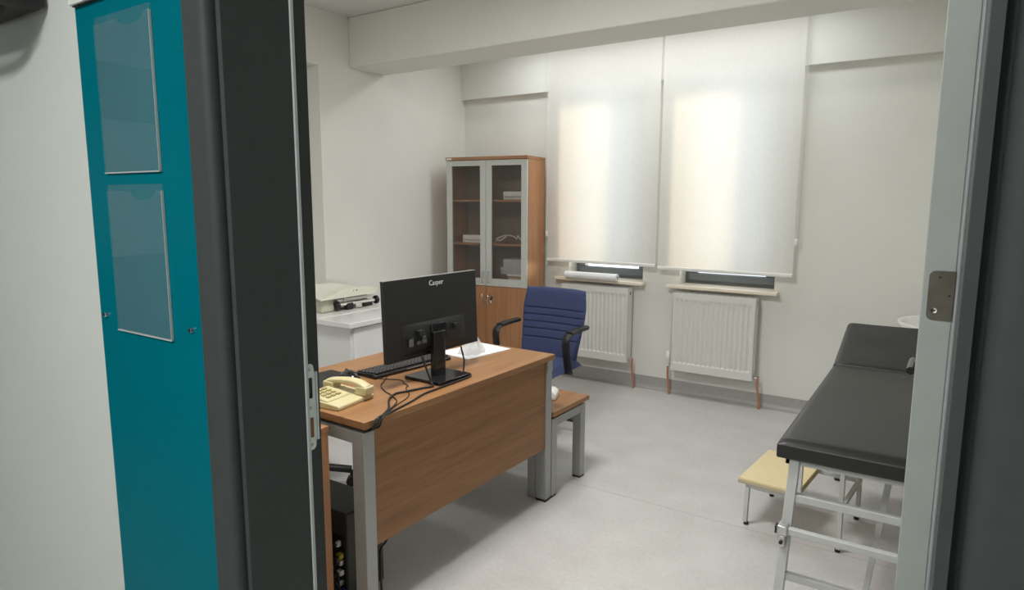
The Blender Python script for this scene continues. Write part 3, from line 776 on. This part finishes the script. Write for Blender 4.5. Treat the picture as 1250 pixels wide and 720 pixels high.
# local: x towards the camera side, y away; base 0.16 x 0.20
b = B(); b.prism([(-.085, 0), (.085, 0), (.085, .014), (.078, .018), (-.085, .032)], 'y', -.098, .098); b.build('base', 'cream_pl', ph, bevel=.004, bseg=3)
b = B(); b.prism([(-.080, .02), (.030, .012), (.030, .028), (-.020, .036), (-.080, .042)], 'y', -.092, .030); b.build('keypad_housing', 'cream_pl', ph, bevel=.005, bseg=3)
kp = B()
for i in range(4):
    for j in range(3): kp.box(-.066 + .022 * i, -.052 + .022 * i, -.072 + .026 * j, -.054 + .026 * j,   .036 - .002 * i, .0445 - .003 * i)
kp.build('keypad', 'cream_dark', ph, bevel=.001, bseg=1)
for y in (.064,):
    for x in (-.060, .058): B().prism(rrect(x - .024, x + .024, y - .026, y + .026, .01), 'z', .012, .030).build('cradle', 'cream_pl', ph, bevel=.004)
# handset lies along x on the far side
hs = B().sweep(smooth_path([(-.105, .062, .046), (-.075, .062, .056), (0, .060, .064), (.050, .060, .060), (.090, .060, .045)], 5), .023, .0115, side=(0, 1, 0), seg=14)
hs.box(.046, .098, .036, .086, .021, .052); hs.box(-.112, -.062, .038, .086, .026, .054)
hs.build('handset', 'cream_pl', ph, bevel=.006, bseg=3)
co = [(-.085 - .012 * math.cos(t * .9) , -.03 + .012 * math.sin(t * .9) - t * .0022, .012 + .004) for t in [k * .5 for k in range(60)]]
B().sweep(co, .0022, seg=6).build('coiled_cord', 'cream_pl', ph)

# paper with a crumpled clear wrapper
pp = thing('paper_sheet', 'white paper sheet on the far end of the desk', 'paper', (-1.905, 2.545, ZD), R(-8))
B().box(-.105, .105, -.148, .148, 0, .006).build('sheet_stack', 'paper', pp, bevel=.0008)
cr = thing('plastic_wrapper', 'crumpled clear plastic wrapper standing on the white paper sheet', 'wrapper', (-1.892, 2.495, ZD + .006), R(10))
b = B(); rnd = random.Random(5); rings = []
for k, (r_, h) in enumerate(((.056, 0), (.055, .012), (.046, .030), (.030, .050), (.016, .070), (.004, .092))):
    ring = []
    for i in range(14):
        a = 2 * PI * i / 14; q = 1 + (.22 if i % 2 else -.12) * (.5 + .5 * rnd.random())
        ring.append(b.bm.verts.new((r_ * q * math.cos(a) + .12 * h, 1.15 * r_ * q * math.sin(a) + .25 * h, h + (rnd.random() - .5) * .006 * (k > 0))))
    rings.append(ring)
for A, C2 in zip(rings, rings[1:]):
    for i in range(14): b.bm.faces.new((A[i], A[(i + 1) % 14], C2[(i + 1) % 14], C2[i]))
b.bm.faces.new(rings[-1])
b.build('film', 'tissue', cr, smooth=25)

# cables over the desk
def cable(name, pts, r, label, cat='cable', mat='rubber', group='black cables on and under the desk', per=6, side=None):
    o = B().sweep(smooth_path(pts, per), r, seg=8, side=side).build(name, mat, None, smooth=70)
    return tag(o, label, cat, group)
h = ZD + .005
cable('monitor_power_cable', [(-1.718, 1.945, .862), (-1.70, 1.955, .80), (-1.69, 1.965, .758), (-1.665, 1.945, h), (-1.68, 1.905, h), (-1.692, 1.865, h), (-1.705, 1.825, h), (-1.715, 1.782, h), (-1.682, 1.716, h), (-1.61, 1.64, h), (-1.575, 1.575, h), (-1.566, 1.545, h), (-1.562, 1.530, .735), (-1.572, 1.525, .714), (-1.63, 1.545, .711)], .0042,
      'thick black cable from the left monitor port, looping over the desk edge')
cable('monitor_video_cable', [(-1.71, 2.185, .862), (-1.705, 2.20, .80), (-1.70, 2.19, .752), (-1.68, 2.182, h), (-1.634, 2.15, h), (-1.628, 1.98, h), (-1.625, 1.85, h), (-1.60, 1.75, h), (-1.585, 1.67, h), (-1.572, 1.60, h), (-1.566, 1.570, h), (-1.561, 1.553, .735), (-1.572, 1.548, .714), (-1.63, 1.57, .711)], .0036,
      'black cable from the right monitor port, running past the stand base')
cable('keyboard_cable', [(-1.905, 1.935, ZD + .006), (-1.88, 1.889, ZD + .003), (-1.845, 1.839, ZD + .003), (-1.785, 1.797, ZD + .003), (-1.716, 1.765, ZD + .003), (-1.647, 1.72, ZD + .003), (-1.60, 1.63, ZD + .003), (-1.573, 1.55, ZD + .003), (-1.566, 1.528, ZD + .002), (-1.562, 1.518, .732), (-1.572, 1.514, .7125), (-1.63, 1.535, .711)], .0022,
      'thin black keyboard cable wandering from the keyboard corner to the desk edge')
cable('mouse_cable', [(-2.00, 1.885, ZD + .008), (-1.93, 1.91, ZD + .003), (-1.84, 1.945, ZD + .003), (-1.79, 1.915, ZD + .003), (-1.755, 1.90, ZD + .003), (-1.74, 1.87, ZD + .003), (-1.66, 1.80, ZD + .003), (-1.615, 1.68, ZD + .003), (-1.573, 1.575, ZD + .003), (-1.566, 1.557, ZD + .002), (-1.562, 1.541, .732), (-1.572, 1.536, .7125), (-1.63, 1.56, .711)], .0018,
      'thinnest black cable crossing the desk in front of the monitor base')
cable('mains_cable', [(-1.64, 1.72, .40), (-1.632, 1.665, .285), (-1.626, 1.625, .248), (-1.624, 1.600, .236), (-1.622, 1.592, .215), (-1.622, 1.593, .14), (-1.622, 1.593, .07), (-1.623, 1.594, .02), (-1.64, 1.60, .007), (-1.69, 1.61, .006)], .0042,
      'black cable hanging to the floor beside the near desk leg', side=(.6, .8, 0))

# ------------------------------------------------------------------ under and beside the desk
pc = thing('computer_tower', 'dark grey computer tower standing under the near end of the desk', 'computer', (-1.94, 1.635, 0), 0)
B().box(-.21, .20, -.09, .09, .012, .352).build('case', 'pc', pc, bevel=.004)
B().box(-.20, .195, -.094, -.09, .03, .262).build('port_panel', 'black_pl', pc, bevel=.001)
for x in (-.17, .16):
    for y in (-.06, .06): B().lathe([(0, 0), (.014, 0), (.014, .013), (0, .013)], (x, y, 0), 12).build('foot', 'rubber', pc)
for x, z, m, w in ((.165, .235, 'white_pl', .014), (.172, .19, 'yellow', .022), (.172, .165, 'steel', .022), (.172, .125, 'white_pl', .022), (.172, .085, 'steel', .014), (.06, .20, 'black_pl', .03)):
    B().box(x - w / 2, x + w / 2, -.112, -.094, z - .010, z + .010).build('plug', m, pc, bevel=.003)
B().box(.10, .19, -.098, -.094, .045, .06).build('blue_strip', 'blue_cable', pc)
for k, (x, z, m) in enumerate(((.165, .235, 'rubber'), (.172, .19, 'rubber'), (.172, .165, 'rubber'), (.172, .125, 'rubber'), (.06, .20, 'rubber'))):
    B().sweep(smooth_path([(x, -.110, z), (x - .01, -.14, z - .01), (x - .03 - .01 * k, -.135, z - .06), (x + .01, -.115, max(.03, z - .12)), (x - .02, -.12, .008)], 5), .0035, seg=8).build('cord', m, pc)

pd = thing('pedestal', 'brown wooden pedestal just inside the door, beside the near desk end', 'pedestal', (-1.90, 1.22, 0), 0)
b = B(); b.box(.175, .193, -.20, .227, .03, .70); b.box(-.193, -.175, -.20, .227, .03, .70); b.box(-.175, .175, .210, .227, .03, .70); b.box(-.175, .175, -.19, .21, .03, .05)
b.build('carcass', 'woodz', pd, bevel=.001)
B().box(-.196, .195, -.21, .229, .70, .722).build('top', 'woodx', pd, bevel=.001)
for k in range(3):
    d = B().box(-.19, .19, -.218, -.20, .05 + .215 * k, .26 + .215 * k).build('drawer', 'woodx', pd, bevel=.001)
    B().sweep(smooth_path([(-.05, -.218, .2 + .215 * k), (-.05, -.240, .2 + .215 * k), (.05, -.240, .2 + .215 * k), (.05, -.218, .2 + .215 * k)], 3), .004).build('drawer_handle', 'steel', d)
for x in (-.15, .15):
    for y in (-.15, .18): B().lathe([(0, 0), (.02, 0), (.02, .03), (0, .03)], (x, y, 0), 12).build('foot', 'rubber', pd)

def star_base(root, z_seat, mat, ang0, r=.30, caster=True):
    for k in range(5):
        a = ang0 + 2 * PI * k / 5; c, s = math.cos(a), math.sin(a)
        l = B().sweep([(.03 * c, .03 * s, .125), (.18 * c, .18 * s, .105), (r * c, r * s, .088)], .024, .020, side=(-s, c, 0), seg=8).build('base_leg', mat, root, bevel=.003)
        w = B()
        px, py = r * c, r * s
        for d in (-1, 1):
            q = Vector((-s, c, 0)) * (d * .014)
            w.cyl((px + q.x - s * .008, py + q.y + c * .008, .027), (px + q.x + s * .008, py + q.y - c * .008, .027), .027, 14)
        w.cyl((px, py, .03), (px, py, .085), .009, 8)
        w.build('caster', 'rubber', l)
    B().lathe([(0, .095), (.04, .095), (.045, .14), (.03, .16), (.026, .28), (.018, .285), (.018, z_seat - .06), (0, z_seat - .06)], (0, 0, 0), 20).build('gas_column', mat, root)
    B().box(-.10, .10, -.10, .10, z_seat - .075, z_seat - .045).build('seat_plate', mat, root, bevel=.006)

def office_chair(name, label, loc, rz, fabric, stitched, h_back, ang0):
    """faces local -y"""
    r = thing(name, label, 'chair', loc, rz)
    zs = .47
    def seat(u, v, top):
        x = -.235 + .47 * u; y = -.26 + .47 * v
        e = (1 - abs(2 * u - 1) ** 6) * (1 - abs(2 * v - 1) ** 6)
        z = zs - .055 + (.055 * e ** .4 if top else -.012 * e ** .3)
        if v < .25: z -= .05 * (1 - v / .25) ** 2
        return Vector((x, y, z))
    B().slab(26, 26, lambda u, v: seat(u, v, True), lambda u, v: seat(u, v, False)).build('seat', fabric, r, smooth=70)
    lines = (.28, .40, .50, .60, .70) if stitched else ()
    H = h_back
    def back(u, v, front):
        a = 2 * u - 1
        wv = .212 + .028 * min(1, v * 1.6) - .015 * max(0, v - .75) / .25
        x = a * wv
        z = zs - .03 + H * v - .012 * max(0, abs(a) - .6) ** 1.0 * (1 if v > .9 else 0)
        y = .20 + .10 * v ** 1.5 - .035 * a * a * (-1) * 0 - .03 * (a * a) + .02 * math.sin(PI * v)
        e = (1 - abs(a) ** 8) * (1 - abs(2 * v - 1) ** 10)
        th = .032 * max(0, e) ** .4
        g = sum(math.exp(-((v - q) / .010) ** 2) for q in lines) * .010
        if front: return Vector((x, y - th + g * (abs(a) < .97), z))
        return Vector((x, y + th * .8, z))
    B().slab(30, 90, lambda u, v: back(u, v, True), lambda u, v: back(u, v, False)).build('backrest', fabric, r, smooth=70)
    for s in (-1, 1):
        x = s * .262
        arm = B().sweep(smooth_path([(s * .20, .02, zs - .055), (x - s * .01, .00, zs - .055), (x, -.03, zs - .02), (x, -.055, zs + .08), (x, -.062, zs + .155), (x, -.035, zs + .186), (x, .05, zs + .196), (x, .20, zs + .198)], 5), .028, .011, side=(1, 0, 0), seg=10)
        ao = arm.build('armrest', 'black_pl', r, smooth=60)
        B().sweep([(x, -.02, zs + .200), (x, .07, zs + .207), (x, .205, zs + .207)], .027, .011, side=(1, 0, 0), seg=10).build('arm_pad', 'black_pl', ao, smooth=60)
    B().sweep(smooth_path([(0, .05, zs - .065), (0, .22, zs - .06), (0, .262, zs + .02), (0, .275, zs + .18)], 5), .035, .008, side=(1, 0, 0), seg=8).build('back_bar', 'black_pl', r)
    star_base(r, zs, 'black_pl', ang0)
    return r
office_chair('office_chair', 'blue fabric office chair with stitched back, facing the door by the radiator', (-2.172, 3.545, 0), R(0), 'blue', True, .462, R(15))
office_chair('swivel_chair', 'black swivel chair behind the desk, mostly hidden by the door frame', (-2.739, 2.08, 0), R(167), 'black_pl', False, .45, R(-127))

# ------------------------------------------------------------------ examination couch
ec = thing('examination_couch', 'black vinyl examination couch on a grey tubular frame along the right wall', 'examination couch', (-0.11, 2.226, 0))
def cushion(L, Wd, T, nu=20, nv=28):
    def f(u, v, top):
        a, c = 2 * u - 1, 2 * v - 1
        e = max(0, (1 - abs(a) ** 24)) * max(0, (1 - abs(c) ** 40))
        x = Wd / 2 * a; y = L * v
        return Vector((x, y, (T * .72 + T * .28 * e ** .5 + .0015 * math.sin(u * 7) * math.sin(v * 11)) if top else .0))
    b = B(); b.slab(nu * 2, nv * 2, lambda u, v: f(u, v, True), lambda u, v: f(u, v, False))
    return b
c = cushion(1.232, .612, .067).build('seat_cushion', 'vinyl', ec, bevel=.006, bseg=3, smooth=60); c.location = (-.004, -.004, .642)
c = cushion(.50, .612, .067).build('head_cushion', 'vinyl', ec, bevel=.006, bseg=3, smooth=60); c.location = (-.004, 1.236, .645); c.rotation_euler = (R(15.5), 0, 0)
f = B()
f.box(-.285, -.26, .03, 1.16, .616, .641); f.box(.26, .285, .03, 1.16, .616, .641)
f.box(-.285, .285, .03, .055, .616, .641); f.box(-.285, .285, 1.13, 1.155, .616, .641)
f.box(-.285, -.26, 1.16, 1.60, .600, .625); f.box(.26, .285, 1.16, 1.60, .600, .625); f.box(-.285, .285, 1.575, 1.60, .600, .625)
f.build('bed_frame', 'couch_frame', ec)
for y0, y1 in ((.03, .0), (1.52, 1.55)):
    for s in (-1, 1):
        l = B().sweep([(s * .255, y0, .641), (s * .285, y1, .012)], .0155, .0155, side=(1, 0, 0), square=True).build('leg', 'couch_frame', ec, bevel=.002)
        B().cyl((s * .285, y1, 0), (s * .285, y1, .014), .018).build('foot_cap', 'rubber', l)
B().box(-.252, .252, .012, .036, .495, .521).build('rail', 'couch_frame', ec, bevel=.002)
B().box(-.272, .272, .006, .028, .216, .241).build('rail', 'couch_frame', ec, bevel=.002)
hb = B().sweep([(-.292, -.012, .402), (.292, -.012, .402)], .0115, .0115, side=(0, 0, 1), square=True).build('handle_bar', 'couch_frame', ec, bevel=.002)
B().box(-.296, -.290, -.025, .001, .389, .415).build('bar_cap', 'rubber', hb)
for s in (-1, 1):
    k = B(); k.box(s * .272 - .016, s * .272 + .016, -.03, .02, .386, .420); k.box(s * .274 - .012, s * .274 + .012, -.026, .0, .345, .386)
    kb_ = k.build('clamp', 'steel', hb, bevel=.004)
    B().cyl((s * .274, -.033, .363), (s * .274, -.02, .363), .006).build('clamp_screw', 'black_pl', kb_)
B().sweep([(.015, .40, .62), (-.048, .37, .012)], .011, .011, side=(1, 0, 0), square=True).build('centre_leg', 'couch_frame', ec, bevel=.002)
B().box(-.285, .285, 1.50, 1.53, .26, .285).build('rail', 'couch_frame', ec, bevel=.002)
B().sweep([(-.26, 1.45, .70), (-.26, 1.22, .60)], .008).build('head_strut', 'steel', ec)

# step stool beside / under the couch
ss = thing('step_stool', 'cream topped step stool on white tube legs beside the couch', 'step stool', (-.475, 3.15, 0), R(-5))
tb = .0095
B().box(-.228, .030, -.185, .245, .213, .226).build('step_top', 'stool_top', ss, bevel=.002)
B().box(-.232, .034, -.189, .249, .199, .213).build('step_edge', 'stool_edge', ss, bevel=.002)
def tub(name, p0, p1): 
    return B().sweep([p0, p1], tb, tb, side=(0, 1, 0) if abs(p0[1] - p1[1]) < .01 else (1, 0, 0), square=True).build(name, 'couch_frame', ss, bevel=.002)
for y in (-.17, .205):
    for x, z in ((-.19, .20), (.20, .39)):
        l = tub('leg', (x, y, z), (x - (.005 if x < 0 else -.003), y, .012))
        B().cyl((x, y, 0), (x, y, .012), .011).build('foot_cap', 'rubber', l)
    tub('rail', (-.19, y, .190), (.20, y, .190))
    tub('upright', (.032, y, .39), (.032, y, .19))
tub('cross_rail', (-.19, -.17, .19), (-.19, .205, .19)); tub('cross_rail', (.20, -.17, .19), (.20, .205, .19))
B().box(.012, .235, -.185, .245, .392, .406).build('upper_step_top', 'stool_top', ss, bevel=.002)

# wash basin on the right wall
wbn = thing('wash_basin', 'white ceramic wash basin beyond the head of the couch', 'basin', (0.40, 4.30, 0.82))
def basin(prof, b): 
    rings = []
    for k, (r_, z) in enumerate(prof):
        ring = []
        for i in range(36):
            a = 2 * PI * i / 36
            x = -.30 + .31 * r_ * math.cos(a); y = .30 * r_ * math.sin(a)
            ring.append(b.bm.verts.new((min(x, -.001), y, z)))
        rings.append(ring)
    for A, C2 in zip(rings, rings[1:]):
        for i in range(36): b.bm.faces.new((A[i], A[(i + 1) % 36], C2[(i + 1) % 36], C2[i]))
    b.bm.faces.new(rings[-1]); b.bm.faces.new(rings[0])
b = B(); basin([(.35, -.17), (.62, -.14), (.86, -.08), (.97, -.03), (1.0, -.008), (.995, 0), (.955, .002), (.90, -.008), (.78, -.07), (.55, -.12), (.2, -.13)], b)
b.build('bowl', 'ceramic', wbn, smooth=50)
B().lathe([(0, -.82), (.09, -.82), (.075, -.5), (.07, -.2), (.10, -.15), (0, -.15)], (-.17, 0, 0), 24).build('pedestal', 'ceramic', wbn)
B().sweep(smooth_path([(-.03, 0, 0.0), (-.03, 0, .10), (-.06, 0, .14), (-.14, 0, .13), (-.15, 0, .11)], 5), .010).build('tap', 'chrome', wbn)

# ------------------------------------------------------------------ lamps (fittings stand above and outside the frame)
def ceiling_lamp(label, x, y, z, sx, sy, power, col):
    r = thing('ceiling_lamp', label, 'lamp', (x, y, z))
    f = B(); f.box(-sx / 2 - .02, sx / 2 + .02, -sy / 2 - .02, sy / 2 + .02, -.03, 0)
    f.build('housing', 'lamp_white', r, bevel=.004)
    B().box(-sx / 2, sx / 2, -sy / 2, sy / 2, -.034, -.030).build('diffuser', 'lamp_white', r, smooth=0)
    L = bpy.data.lights.new('ceiling_lamp_light', 'AREA'); L.shape = 'RECTANGLE'; L.size = sx; L.size_y = sy
    L.energy = power; L.color = col
    lo_ = bpy.data.objects.new('ceiling_lamp_light', L); COL.objects.link(lo_); lo_.parent = r; lo_.location = (0, 0, -.04)
    return r
ceiling_lamp('long ceiling lamp behind the beam, above the window side of the room', -1.9, 4.38, ZC, 2.4, .25, 13, (.95, .985, 1.0))
ceiling_lamp('square ceiling lamp in the middle of the room', -1.55, 1.75, ZC, .6, .6, 40, (1.0, .99, .965))
ceiling_lamp('corridor ceiling lamp outside the door', -.75, -.85, 2.62, .6, .6, 34, (.98, 1.0, .97))

# daylight: overcast sky plus a low hazy sun through the two windows
wd = bpy.data.worlds.new('sky'); S.world = wd; wd.use_nodes = True
bg = wd.node_tree.nodes['Background']
bg.inputs['Color'].default_value = (0.86, 0.93, 1.0, 1); bg.inputs['Strength'].default_value = 1.7
sun = bpy.data.lights.new('sun', 'SUN'); sun.energy = 2.2; sun.angle = R(21); sun.color = (1.0, .76, .50)
so = bpy.data.objects.new('sun', sun); COL.objects.link(so)
d = Vector((-0.80, -1.0, -0.06))
so.rotation_euler = d.to_track_quat('-Z', 'Y').to_euler()
for w in (W1, W2):
    p = bpy.data.lights.new('sky_portal', 'AREA'); p.shape = 'RECTANGLE'; p.size = w[1] - w[0]; p.size_y = WZ1 - WZ0
    p.cycles.is_portal = True
    po = bpy.data.objects.new('sky_portal', p); COL.objects.link(po)
    po.location = ((w[0] + w[1]) / 2, YB + .25, (WZ0 + WZ1) / 2); po.rotation_euler = Vector((0, -1, 0)).to_track_quat('-Z', 'Y').to_euler()

# ------------------------------------------------------------------ camera
yaw, pit, rol = R(-33.5177), R(8.1279), R(0.1733)
cy, sy, cp, sp_ = math.cos(yaw), math.sin(yaw), math.cos(pit), math.sin(pit)
F = Vector((sy * cp, cy * cp, -sp_)); Rt = Vector((cy, -sy, 0)); U = Rt.cross(F)
R2 = Rt * math.cos(rol) + U * math.sin(rol); U2 = U * math.cos(rol) - Rt * math.sin(rol)
cam = bpy.data.cameras.new('camera'); cam.sensor_width = 36; cam.sensor_fit = 'HORIZONTAL'; cam.lens = 803.165 / 1250 * 36
cam.clip_start = 0.02
co_ = bpy.data.objects.new('camera', cam); COL.objects.link(co_)
mw_ = Matrix(((R2.x, U2.x, -F.x, 0), (R2.y, U2.y, -F.y, 0), (R2.z, U2.z, -F.z, 1.48), (0, 0, 0, 1)))
co_.matrix_world = mw_
S.camera = co_
S.view_settings.view_transform = 'Standard'; S.view_settings.look = 'None'
S.view_settings.gamma = 1; S.view_settings.use_curve_mapping = False
S.view_settings.exposure = 0.47
S.cycles.use_denoising = True
S.cycles.max_bounces = 12; S.cycles.diffuse_bounces = 6; S.cycles.transparent_max_bounces = 16
S.cycles.caustics_reflective = False; S.cycles.caustics_refractive = False
